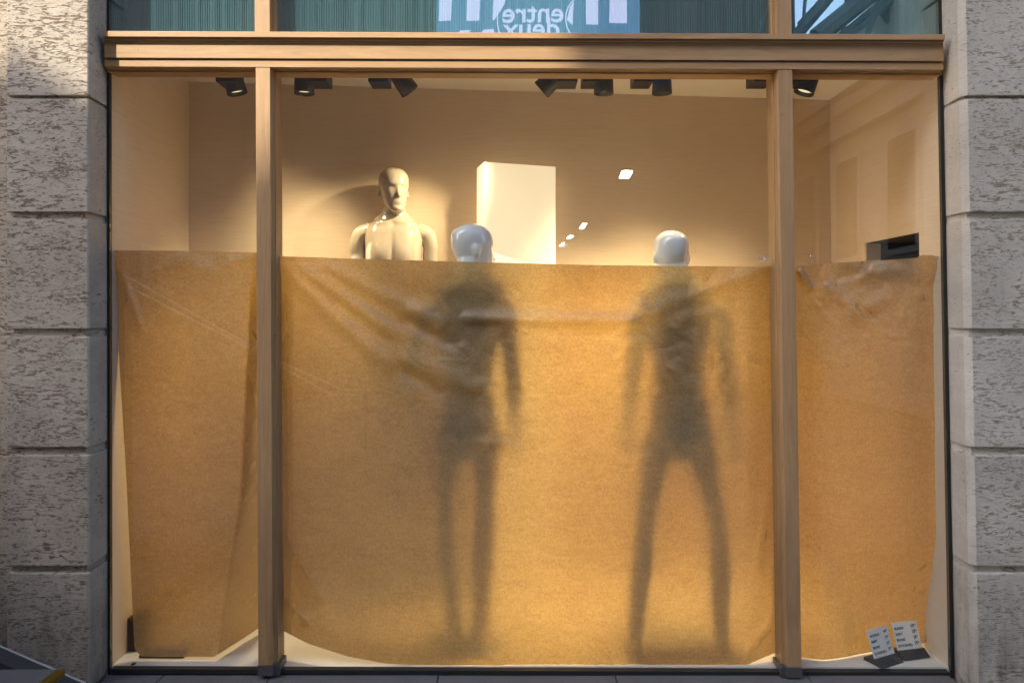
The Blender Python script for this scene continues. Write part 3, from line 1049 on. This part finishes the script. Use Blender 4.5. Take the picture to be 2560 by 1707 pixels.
def depth_mid(px, py):
    Y = 0.050 - 0.030 * sst(1300, 1668, py) - 0.020 * (1 - sst(640, 760, py))
    Y = Y + 0.050 * (1 - sst(690, 736, px)) * sst(650, 760, py)
    Y = Y + 0.045 * sst(1860, 1955, px) * sst(660, 720, py)
    # pulls that run from the taped corners
    Y -= ridge(px, py, (735, 655), (1010, 850), 17, 0.016)
    Y -= ridge(px, py, (790, 655), (1100, 810), 20, 0.012)
    Y -= ridge(px, py, (700, 665), (990, 930), 20, 0.014)
    Y -= ridge(px, py, (960, 870), (1260, 1000), 26, 0.012, 0.35)
    Y -= ridge(px, py, (1020, 760), (1125, 815), 26, 0.006)
    Y -= ridge(px, py, (1150, 795), (1600, 805), 17, 0.014, 0.12)
    Y -= ridge(px, py, (1935, 668), (1560, 800), 22, 0.011, 0.2)
    Y -= ridge(px, py, (1800, 775), (1640, 810), 18, 0.006)
    Y -= ridge(px, py, (1670, 820), (1740, 850), 10, 0.004)
    Y += ridge(px, py, (990, 790), (1150, 870), 16, 0.014)
    Y += ridge(px, py, (980, 915), (1120, 990), 16, 0.010)
    Y -= ridge(px, py, (1180, 1100), (1310, 1120), 12, 0.005)
    # lower left: turned fold
    Y += 0.05 * (1 - sst(700, 830, px)) * sst(1300, 1480, py)
    Y -= fold(px, py, (705, 1320), (820, 1525), 18, 0.020, 0.25)
    Y -= fold(px, py, (705, 1490), (795, 1580), 14, 0.014, 0.25)
    Y -= fold(px, py, (745, 1570), (825, 1515), 14, 0.010, 0.3)
    # lower right corner
    Y -= ridge(px, py, (1860, 1640), (1935, 1545), 14, 0.006, 0.3)
    Y -= ridge(px, py, (1890, 1450), (1925, 1200), 14, 0.006, 0.3)
    Y -= ridge(px, py, (1180, 1628), (1260, 1662), 14, 0.006)
    near = np.exp(-((px - 1160) / 190) ** 2 - ((py - 870) / 190) ** 2) + np.exp(-((px - 1700) / 190) ** 2 - ((py - 850) / 190) ** 2)
    Y += (0.0018 + 0.0030 * near) * (crumple(px, py, 85, 2.2) - 0.8) + (0.0005 + 0.0014 * near) * (crumple(px, py, 34, 9.0) - 0.8)
    Y += 0.004 * (crumple(px, py, 420, 6.6) - 0.8)
    Y += crinkles(px, py, 26, 1170, 870, 90, 100, 0.0055, 3, 0.25, 0.5) + crinkles(px, py, 30, 1700, 840, 90, 90, 0.0055, 5, -0.2, 0.6)
    Y += crinkles(px, py, 14, 900, 760, 120, 70, 0.0025, 8, 0.7, 0.3) + crinkles(px, py, 16, 1330, 1100, 260, 250, 0.002, 9, 0.1, 0.7)
    return Y


def depth_right(px, py):
    Y = 0.050 + 0.0 * px
    Y += 0.040 * (1 - sst(1980, 2070, px)) * sst(700, 1000, py)
    Y += 0.038 * sst(2240, 2362, px) * sst(640, 740, py)
    Y -= ridge(px, py, (2040, 690), (2170, 800), 18, 0.014, 0.4)
    Y -= ridge(px, py, (1995, 672), (2030, 730), 10, 0.016)
    Y -= ridge(px, py, (2100, 660), (2160, 655), 12, 0.008)
    Y -= ridge(px, py, (2140, 690), (2260, 672), 18, 0.014)
    Y -= ridge(px, py, (2100, 810), (2250, 725), 18, 0.010)
    Y += ridge(px, py, (2140, 760), (2190, 800), 9, 0.012)
    Y -= ridge(px, py, (2050, 1380), (2120, 1660), 34, 0.012, 0.4)
    top = 1 - sst(700, 1000, py)
    Y += (0.0016 + 0.0070 * top) * (crumple(px, py, 80, 3.3) - 0.8) + (0.0006 + 0.0024 * top) * (crumple(px, py, 36, 7.1) - 0.8)
    Y += 0.004 * (crumple(px, py, 300, 8.8) - 0.8)
    Y += crinkles(px, py, 26, 2150, 780, 90, 90, 0.0050, 12, 0.4, 0.7) + crinkles(px, py, 8, 2150, 1150, 50, 160, 0.0014, 14, 0.1, 0.9)
    Y += 0.105 * sst(2010, 2260, px) * sst(1300, 1620, py)
    return Y


sheet('paper_sheet', 'narrow brown paper sheet in the left pane, tapering and curling away at the bottom',
      [(284, 626), (460, 627), (660, 632)], [(352, 1640), (400, 1641), (535, 1641), (600, 1600), (660, 1560)],
      [(284, 626), (292, 800), (316, 1200), (333, 1560), (336, 1620), (352, 1640)], [(660, 632), (660, 1560)], 100, 220, depth_left)
sheet('paper_sheet', 'wide brown paper sheet in the middle pane with two dark figures showing through',
      [(684, 640), (900, 647), (1180, 655), (1500, 663), (1945, 667)],
      [(684, 1570), (712, 1578), (770, 1608), (870, 1640), (960, 1657), (1100, 1667), (1400, 1671), (1800, 1673), (1856, 1672), (1880, 1655), (1945, 1628)],
      [(684, 640), (684, 1570)], [(1945, 667), (1945, 1628)], 330, 300, depth_mid)
sheet('paper_sheet', 'brown paper sheet in the right pane, creased at the top, behind the price signs',
      [(1984, 665), (2030, 662), (2120, 655), (2220, 650), (2292, 645), (2304, 637), (2330, 638), (2350, 642)],
      [(1984, 1638), (2040, 1648), (2096, 1664), (2150, 1650), (2230, 1620), (2300, 1608), (2352, 1600)],
      [(1984, 665), (1984, 1638)], [(2350, 642), (2354, 700), (2350, 1100), (2346, 1600)], 130, 240, depth_right)

# ------------------------------------------------------------------ small things in the window
TAPE = NT('clear_tape')
tb = TAPE.pbr((0.75, 0.72, 0.66), 0.15, spec=0.8)
tt = TAPE.n('BsdfTransparent')
tm = TAPE.n('MixShader'); tm.inputs[0].default_value = 0.55
TAPE.put(tm.inputs[1], tt.outputs[0]); TAPE.put(tm.inputs[2], tb)
TAPE = TAPE.done(tm.outputs[0])
def tape(cx, cy, w, h, ang, label):
    n = 9
    bm = bmesh.new()
    vs = []
    ca, sa = math.cos(R(ang)), math.sin(R(ang))
    for i in range(n):
        for j in range(4):
            u, v = (i / (n - 1) - .5) * w, (j / 3 - .5) * h * (1 - 0.6 * i / n)
            p = at(cx + u * ca - v * sa, cy + u * sa + v * ca, 0.0095 + random.uniform(0, 0.006))
            vs.append(bm.verts.new(p))
    for i in range(n - 1):
        for j in range(3):
            bm.faces.new((vs[i * 4 + j], vs[i * 4 + j + 1], vs[i * 4 + j + 5], vs[i * 4 + j + 4]))
    me = bpy.data.meshes.new('tape_scrap'); bm.to_mesh(me); bm.free()
    o = new_obj('tape_scrap', me, TAPE)
    tag(o, label, 'tape', 'scraps of clear tape on the glass')
tape(1913, 648, 32, 15, 22, 'crumpled clear tape scrap at the top right corner of the middle paper')
tape(2027, 646, 24, 8, 80, 'thin clear tape sliver by the right upright at the top of the right paper')

# dark object at the left wall, black plate beside it
b0 = at(315, 1628, 0.14); b1 = at(346, 1545, 0.14)
dark = MB().box((b0.x, 0.14, FZ + 0.001), (b1.x, 0.22, b1.z)).bevel(0.012, 4).build('dark_box', m_plain('dark_red_brown', (0.035, 0.012, 0.008), 0.45), angle=40)
tag(dark, 'dark red-brown rounded box by the left wall, half behind the paper', 'box')
pl0 = at(352, 1641, 0.10)
plate = MB().box((pl0.x, 0.085, FZ + 0.001), (pl0.x + 0.19, 0.135, FZ + 0.012)).bevel(0.002).build('black_plate', BLACK)
tag(plate, 'flat black plate on the floor under the left paper sheet', 'plate')
drop = MB().ball((at(330, 1666, 0.02).x, 0.03, FZ + 0.005), (0.009, 0.012, 0.003), 12).build('dark_blob', BLACK, smooth=True)
tag(drop, 'small black blob on the white strip in the left pane corner', 'blob')

# price signs
SIGNW = m_plain('white_sign_card', (0.78, 0.79, 0.78), 0.3, var=0.02)
INK = m_plain('black_print', (0.02, 0.02, 0.022), 0.5)
SIGNB = m_plain('charcoal_sign_base', (0.035, 0.036, 0.038), 0.5)


def text_mesh(txt, size, align='LEFT', bold=0.0):
    cu = bpy.data.curves.new('lettering', 'FONT')
    cu.body = txt
    cu.size = size
    cu.align_x = align
    cu.offset = bold
    cu.resolution_u = 3
    o = bpy.data.objects.new('tmp_text', cu)
    COL.objects.link(o)
    dg = bpy.context.evaluated_depsgraph_get()
    me = bpy.data.meshes.new_from_object(o.evaluated_get(dg))
    bpy.data.objects.remove(o)
    bpy.data.curves.remove(cu)
    return me


def join_meshes(items, name):
    bm = bmesh.new()
    for me, M in items:
        k = len(bm.verts)
        bm.from_mesh(me)
        bm.verts.ensure_lookup_table()
        for v in bm.verts[k:]: v.co = M @ v.co
        bpy.data.meshes.remove(me)
    me = bpy.data.meshes.new(name)
    bm.to_mesh(me); bm.free()
    return me


def price_sign(loc, yaw, lines, label):
    root = thing('price_sign', label, 'price sign', loc, 'price signs on the window floor')
    root.rotation_euler = (0, 0, yaw)
    I = Matrix()
    w, h = 0.122, 0.112
    tilt = Matrix.Translation((0, 0.0, 0.020)) @ Matrix.Rotation(R(-20), 4, 'X')
    # base: wedge with a sloping front
    bm = MB()
    prof = [(-0.036, 0.0), (0.050, 0.0), (0.050, 0.012), (0.008, 0.024), (-0.004, 0.024)]
    va = [bm.bm.verts.new((-0.066, y, z)) for y, z in prof]; vb = [bm.bm.verts.new((0.068, y, z)) for y, z in prof]
    bm.bm.faces.new(va); bm.bm.faces.new(vb[::-1])
    for i in range(5): bm.bm.faces.new((va[i], va[(i + 1) % 5], vb[(i + 1) % 5], vb[i]))
    bm.bevel(0.0012)
    o = bm.build('sign_base', SIGNB, root); o.matrix_parent_inverse = I
    c = MB().box((-w / 2, 0, 0), (w / 2, 0.004, h)).bevel(0.0008)
    bmesh.ops.transform(c.bm, matrix=tilt, verts=c.bm.verts[:])
    o = c.build('sign_card', SIGNW, root); o.matrix_parent_inverse = I
    items = []
    up = tilt @ Matrix.Translation((0, -0.0012, 0)) @ Matrix.Rotation(R(90), 4, 'X')
    for k, (word, price) in enumerate(lines):
        z = h - 0.028 - k * 0.0225
        items.append((text_mesh(word, 0.0135, 'LEFT', 0.00035), up @ Matrix.Translation((-w / 2 + 0.006, z, 0))))
        items.append((text_mesh(price, 0.0165, 'RIGHT', 0.0004), up @ Matrix.Translation((w / 2 - 0.016, z + 0.004, 0))))
        items.append((text_mesh('95', 0.0075, 'LEFT', 0.0002), up @ Matrix.Translation((w / 2 - 0.0155, z + 0.011, 0))))
    o = new_obj('lettering', join_meshes(items, 'lettering'), INK, root); o.matrix_parent_inverse = I
    ang = math.atan2(0.024, 0.032)
    nm = Matrix.Translation((0.010, -0.022, 0.0115)) @ Matrix.Rotation(ang, 4, 'X') @ Matrix.Translation((0, 0, 0.0014))
    o = new_obj('lettering', join_meshes([(text_mesh('ZARA', 0.015, 'CENTER', 0.0), nm)], 'lettering'), m_plain('black_emboss', (0.004, 0.004, 0.004), 0.3), root); o.matrix_parent_inverse = I
    return root


pa = at(2214, 1646, 0.045); pb = at(2280, 1630, 0.095)
price_sign((pa.x, 0.048, FZ + 0.0042), R(24), [('ANORAK', '49'), ('SHIRT', '29'), ('BROEK', '25'), ('SCHOENEN', '39')],
           'white price sign reading ANORAK first, the front one of the pair, turned to the left')
price_sign((pb.x, 0.106, FZ + 0.0042), R(12), [('BLAZER', '69'), ('SHIRT', '29'), ('BROEK', '39'), ('SCHOENEN', '39')],
           'white price sign reading BLAZER first, standing behind the other at the right')

# ================================================================== across the street (seen in the panes)
PLASTER = m_plain('cream_plaster', (0.66, 0.60, 0.50), 0.85, grain=0.2, scale=30, var=0.25)
BRICK = m_plain('brown_plaster', (0.22, 0.16, 0.12), 0.85, grain=0.2, scale=30, var=0.3)
PALE = m_plain('pale_stone_trim', (0.62, 0.58, 0.50), 0.8)
WGL = m_plain('dark_window_glass', (0.02, 0.025, 0.03), 0.05, spec=0.8)
SHUT = m_plain('red_awning_cloth', (0.45, 0.10, 0.06), 0.8)
WFR = m_plain('brown_window_frame', (0.12, 0.085, 0.065), 0.6)
OY = -10.0
# roof outline so that the sun only reaches the upper left of the shop
tanf = math.tan(R(SUN_EL)) / math.cos(R(SUN_AZ))
def roof_pt(x, z):   # facade point -> point on the roof edge that shades it
    return (x + OY * math.tan(R(SUN_AZ)), z + 10.0 * tanf)
prof = [(-9.0, 2.42), (-2.05, 2.42), (-1.75, 2.30), (-1.45, 2.10), (-1.02, 1.99), (-0.85, 2.20), (-0.70, 2.34), (0.27, 2.34), (0.285, 4.2), (20.0, 4.2)]
pts = [roof_pt(*p) for p in prof]
ob = thing('opposite_building', 'tall plastered building across the street, mirrored in the panes', 'building', (-4, OY, GZ))
m = MB()
pl = [Vector((pts[0][0], 0, GZ)), Vector((5.3, 0, GZ))] + [Vector((min(x, 5.3), 0, z)) for x, z in pts[::-1]]
m.prism(pl, OY - 9, OY)
m.build('wall', BRICK, ob)
for ix in range(-7, 2):
    for iz in range(3):
        x, z = ix * 1.9 + 1.1, 1.2 + iz * 3.1
        if -2.0 < x < 2.6 and z > 4: continue
        fr = MB().box((x - 0.5, OY + 0.001, z), (x + 0.5, OY + 0.06, z + 1.7)).build('window', WFR, ob)
        MB().box((x - 0.43, OY + 0.0605, z + 0.07), (x + 0.43, OY + 0.068, z + 1.63)).build('pane', WGL, ob)
# lit sign over the street
def mir(px, py, dist):      # point seen mirrored in the glass at y = 0, dist metres beyond it
    p = at(px, py, dist)
    return Vector((p.x, -p.y, p.z))
SD = 9.6
sg = thing('street_sign', 'blue lit sign with entre deux lettering across the street, mirrored in the upper pane', 'sign', (mir(1345, 40, SD).x, -SD, GZ))
c0, c1 = mir(1092, 84, SD), mir(1598, -190, SD)
SIGNBLUE = m_emit('lit_sign_blue', (0.20, 0.36, 0.62), 0.34)
SIGNLILA = m_emit('lit_sign_lilac', (0.66, 0.62, 0.92), 0.58)
MB().box((c0.x, -SD - 0.16, c0.z - 0.25), (c1.x, -SD, c1.z)).build('sign_box', SIGNBLUE, sg)
for xa in (c0.x, c1.x - 0.1):
    MB().box((xa, OY + 0.002, c0.z + 0.3), (xa + 0.1, -SD - 0.161, c0.z + 0.4)).build('sign_bracket', BLACK, sg)
def lilac(p):
    v = [mir(a, b, SD) for a, b in p]
    MB().prism(v, -SD + 0.001, -SD + 0.012).build('sign_bar', SIGNLILA, sg)
lilac([(1098, 55), (1127, 53), (1134, -60), (1100, -60)])
lilac([(1165, 54), (1197, 53), (1203, -60), (1170, -60)])
lilac([(1231, 52), (1236, 50), (1262, 10), (1272, -60), (1236, -60)])
lilac([(1466, 62), (1496, 62), (1496, -60), (1465, -60)])
lilac([(1523, 58), (1566, 59), (1567, -60), (1526, -60)])
lilac([(1418, 52), (1432, 64), (1436, 5), (1426, 20)])
lilac([(1140, 86), (1166, 86), (1176, 77), (1150, 78)])
lilac([(1200, 86), (1234, 86), (1234, 74), (1208, 76)])
arcp = [mir(1243 + 34 * (1 - math.cos(t)) , 52 + 62 * math.sin(t), SD) for t in np.linspace(-1.2, 1.2, 16)]
MB().tube([(p.x, -SD + 0.014, p.z) for p in arcp], 0.012, 6).build('sign_arc', SIGNLILA, sg)
arcp = [mir(1415 + 75 * (1 - math.cos(t)), 50 + 70 * math.sin(t), SD) for t in np.linspace(-1.0, 1.0, 16)]
MB().tube([(p.x, -SD + 0.014, p.z) for p in arcp], 0.012, 6).build('sign_arc', SIGNLILA, sg)
# lettering reads correctly from the shop side, so it is reversed in the pane
face = Matrix.Rotation(R(180), 4, 'Z') @ Matrix.Rotation(R(90), 4, 'X')
it = []
k = (SD - EYE.y) / F
for word, px, py, sz in (('entre', 1333, 58, 72), ('deux', 1330, 97, 72)):
    p = mir(px, py, SD)
    it.append((text_mesh(word, sz * k, 'CENTER', 0.008), Matrix.Translation((p.x, -SD + 0.016, p.z)) @ face))
new_obj('lettering', join_meshes(it, 'lettering'), SIGNLILA, sg)

# corner building down the street at the right, its cornices run away from the shop
cb = thing('corner_building', 'cream building with long cornices at the right-hand street corner, mirrored in the right pane', 'building', (7.5, -11, GZ))
MB().box((6.0, -20, GZ), (12, -6.2, 5.3)).build('wall', PLASTER, cb)
MB().box((6.3, -20, 5.551), (12, -6.6, 6.9)).build('attic_wall', PLASTER, cb)
MB().box((5.72, -20, 5.3), (12, -6.0, 5.55)).build('cornice', PALE, cb)
MB().box((5.84, -20, 5.05), (6.0 - 0.001, -6.1, 5.29)).build('cornice', PALE, cb)
MB().box((5.80, -20, 4.60), (6.0 - 0.001, -6.1, 4.74)).build('band', PALE, cb)
for i in range(7):
    y = -7.6 - i * 1.7
    MB().box((5.93, y - 0.45, 2.4), (5.999, y + 0.45, 4.3)).build('window', PALE, cb)
    MB().box((5.92, y - 0.36, 2.5), (5.9295, y + 0.36, 4.2)).build('pane', WGL, cb)
fb = thing('far_building', 'pale end building with a red awning closing the street, mirrored in the right pane', 'building', (5.6, -21, GZ))
MB().box((5.31, -24, GZ), (5.99, -20.5, 7.2)).build('wall', PALE, fb)
MB().box((5.4, -20.499, 1.6), (5.9, -20.43, 3.3)).build('awning', SHUT, fb)

# steel and glass canopy over the side street, mirrored in the upper right pane
cn = thing('steel_canopy', 'steel canopy trusses against the sky, mirrored in the upper right pane', 'canopy', (6, -8.5, GZ))
STEEL = m_plain('grey_steel', (0.16, 0.18, 0.19), 0.5)
def truss(p, q, r): MB().tube([p, q], r, 8).build('truss', STEEL, cn)
CD = 8.5
for a, b, r in (((1985, 95), (2100, -40), .10), ((2040, 95), (2230, -60), .16), ((2090, 95), (2240, -20), .05), ((2110, 100), (2260, -20), .05), ((1995, 60), (2080, -30), .03),
                ((2005, 90), (2015, -30), .03), ((2105, 95), (2120, -40), .04), ((2165, 95), (2215, -40), .05), ((2195, 20), (2190, -60), .05), ((1895, 95), (1935, -20), .03), ((1900, 60), (1935, 10), .02)):
    P, Q = mir(*a, CD), mir(*b, CD)
    truss(P, Q, r)
v = [mir(2195, 15, CD + .1), mir(2260, 110, CD + .1), mir(2420, 110, CD + .1), mir(2420, -120, CD + .1), mir(2240, -120, CD + .1)]
MB().prism(v, -CD - .2, -CD - .1).build('canopy_panel', STEEL, cn)
for x in (4.4, 7.6):
    MB().tube([(x, -CD, GZ), (x, -CD, 7.4)], 0.09, 10).build('canopy_post', STEEL, cn)
MB().tube([(4.4, -CD, 7.3), (7.6, -CD, 7.3)], 0.12, 10).build('truss', STEEL, cn)

# stair handrail across the street, mirrored in the left and middle panes
RAIL = m_plain('white_handrail', (0.86, 0.86, 0.84), 0.3)
hr = thing('handrail', 'pair of thin white handrails sloping down, mirrored across the left papers', 'handrail', (-2.6, -3.6, GZ))
HD = 3.6
for line in ([(305, 684), (700, 905), (858, 974), (925, 974)], [(312, 712), (640, 880), (830, 987), (905, 987)]):
    P = [mir(x, y, HD) for x, y in line]
    MB().tube(P, 0.009, 8).build('rail', RAIL, hr)
for x, y in ((320, 694), (858, 974), (915, 974)):
    p = mir(x, y, HD)
    MB().tube([(p.x, p.y, GZ), (p.x, p.y, p.z)], 0.010, 8).build('rail_post', BLACK, hr)

# lit ceiling panels of a gallery across the street
LAMP = m_emit('lit_panel', (1.0, 0.93, 0.80), 30.0)
LD = 9.2
gal = thing('gallery', 'projecting balcony slab across the street with lit lamps under it', 'balcony', (1, -9.6, 3.9))
for i, (x, y, w_, h_) in enumerate(((1565, 436, 26, 18), (1458, 565, 12, 13), (1425, 593, 12, 8), (1405, 612, 6, 7))):
    c = mir(x, y, LD)
    k = (LD + 2.8) / F
    lp = MB().prism([Vector((c.x - w_ * k / 2 - .03, 0, c.z - h_ * k / 2)), Vector((c.x + w_ * k / 2 - .03, 0, c.z - h_ * k / 2)), Vector((c.x + w_ * k / 2 + .03, 0, c.z + h_ * k / 2)), Vector((c.x - w_ * k / 2 + .03, 0, c.z + h_ * k / 2))][::-1], -LD - 0.02, -LD)
    root = thing('wall_lamp', ['largest lit panel lamp across the street, mirrored right of the column', 'second lit panel lamp across the street, mirrored below the largest', 'third small lit panel lamp across the street, mirrored beside the column', 'smallest lit panel lamp across the street, mirrored close to the column'][i], 'lamp', (c.x, -LD, c.z), 'lit panel lamps across the street')
    lp.build('lamp_panel', LAMP, root)
    MB().box((c.x - 0.015, OY + 0.001, c.z - 0.015), (c.x + 0.015, -LD - 0.021, c.z + 0.015)).build('lamp_arm', BLACK, root)
bpy.data.objects.remove(gal)
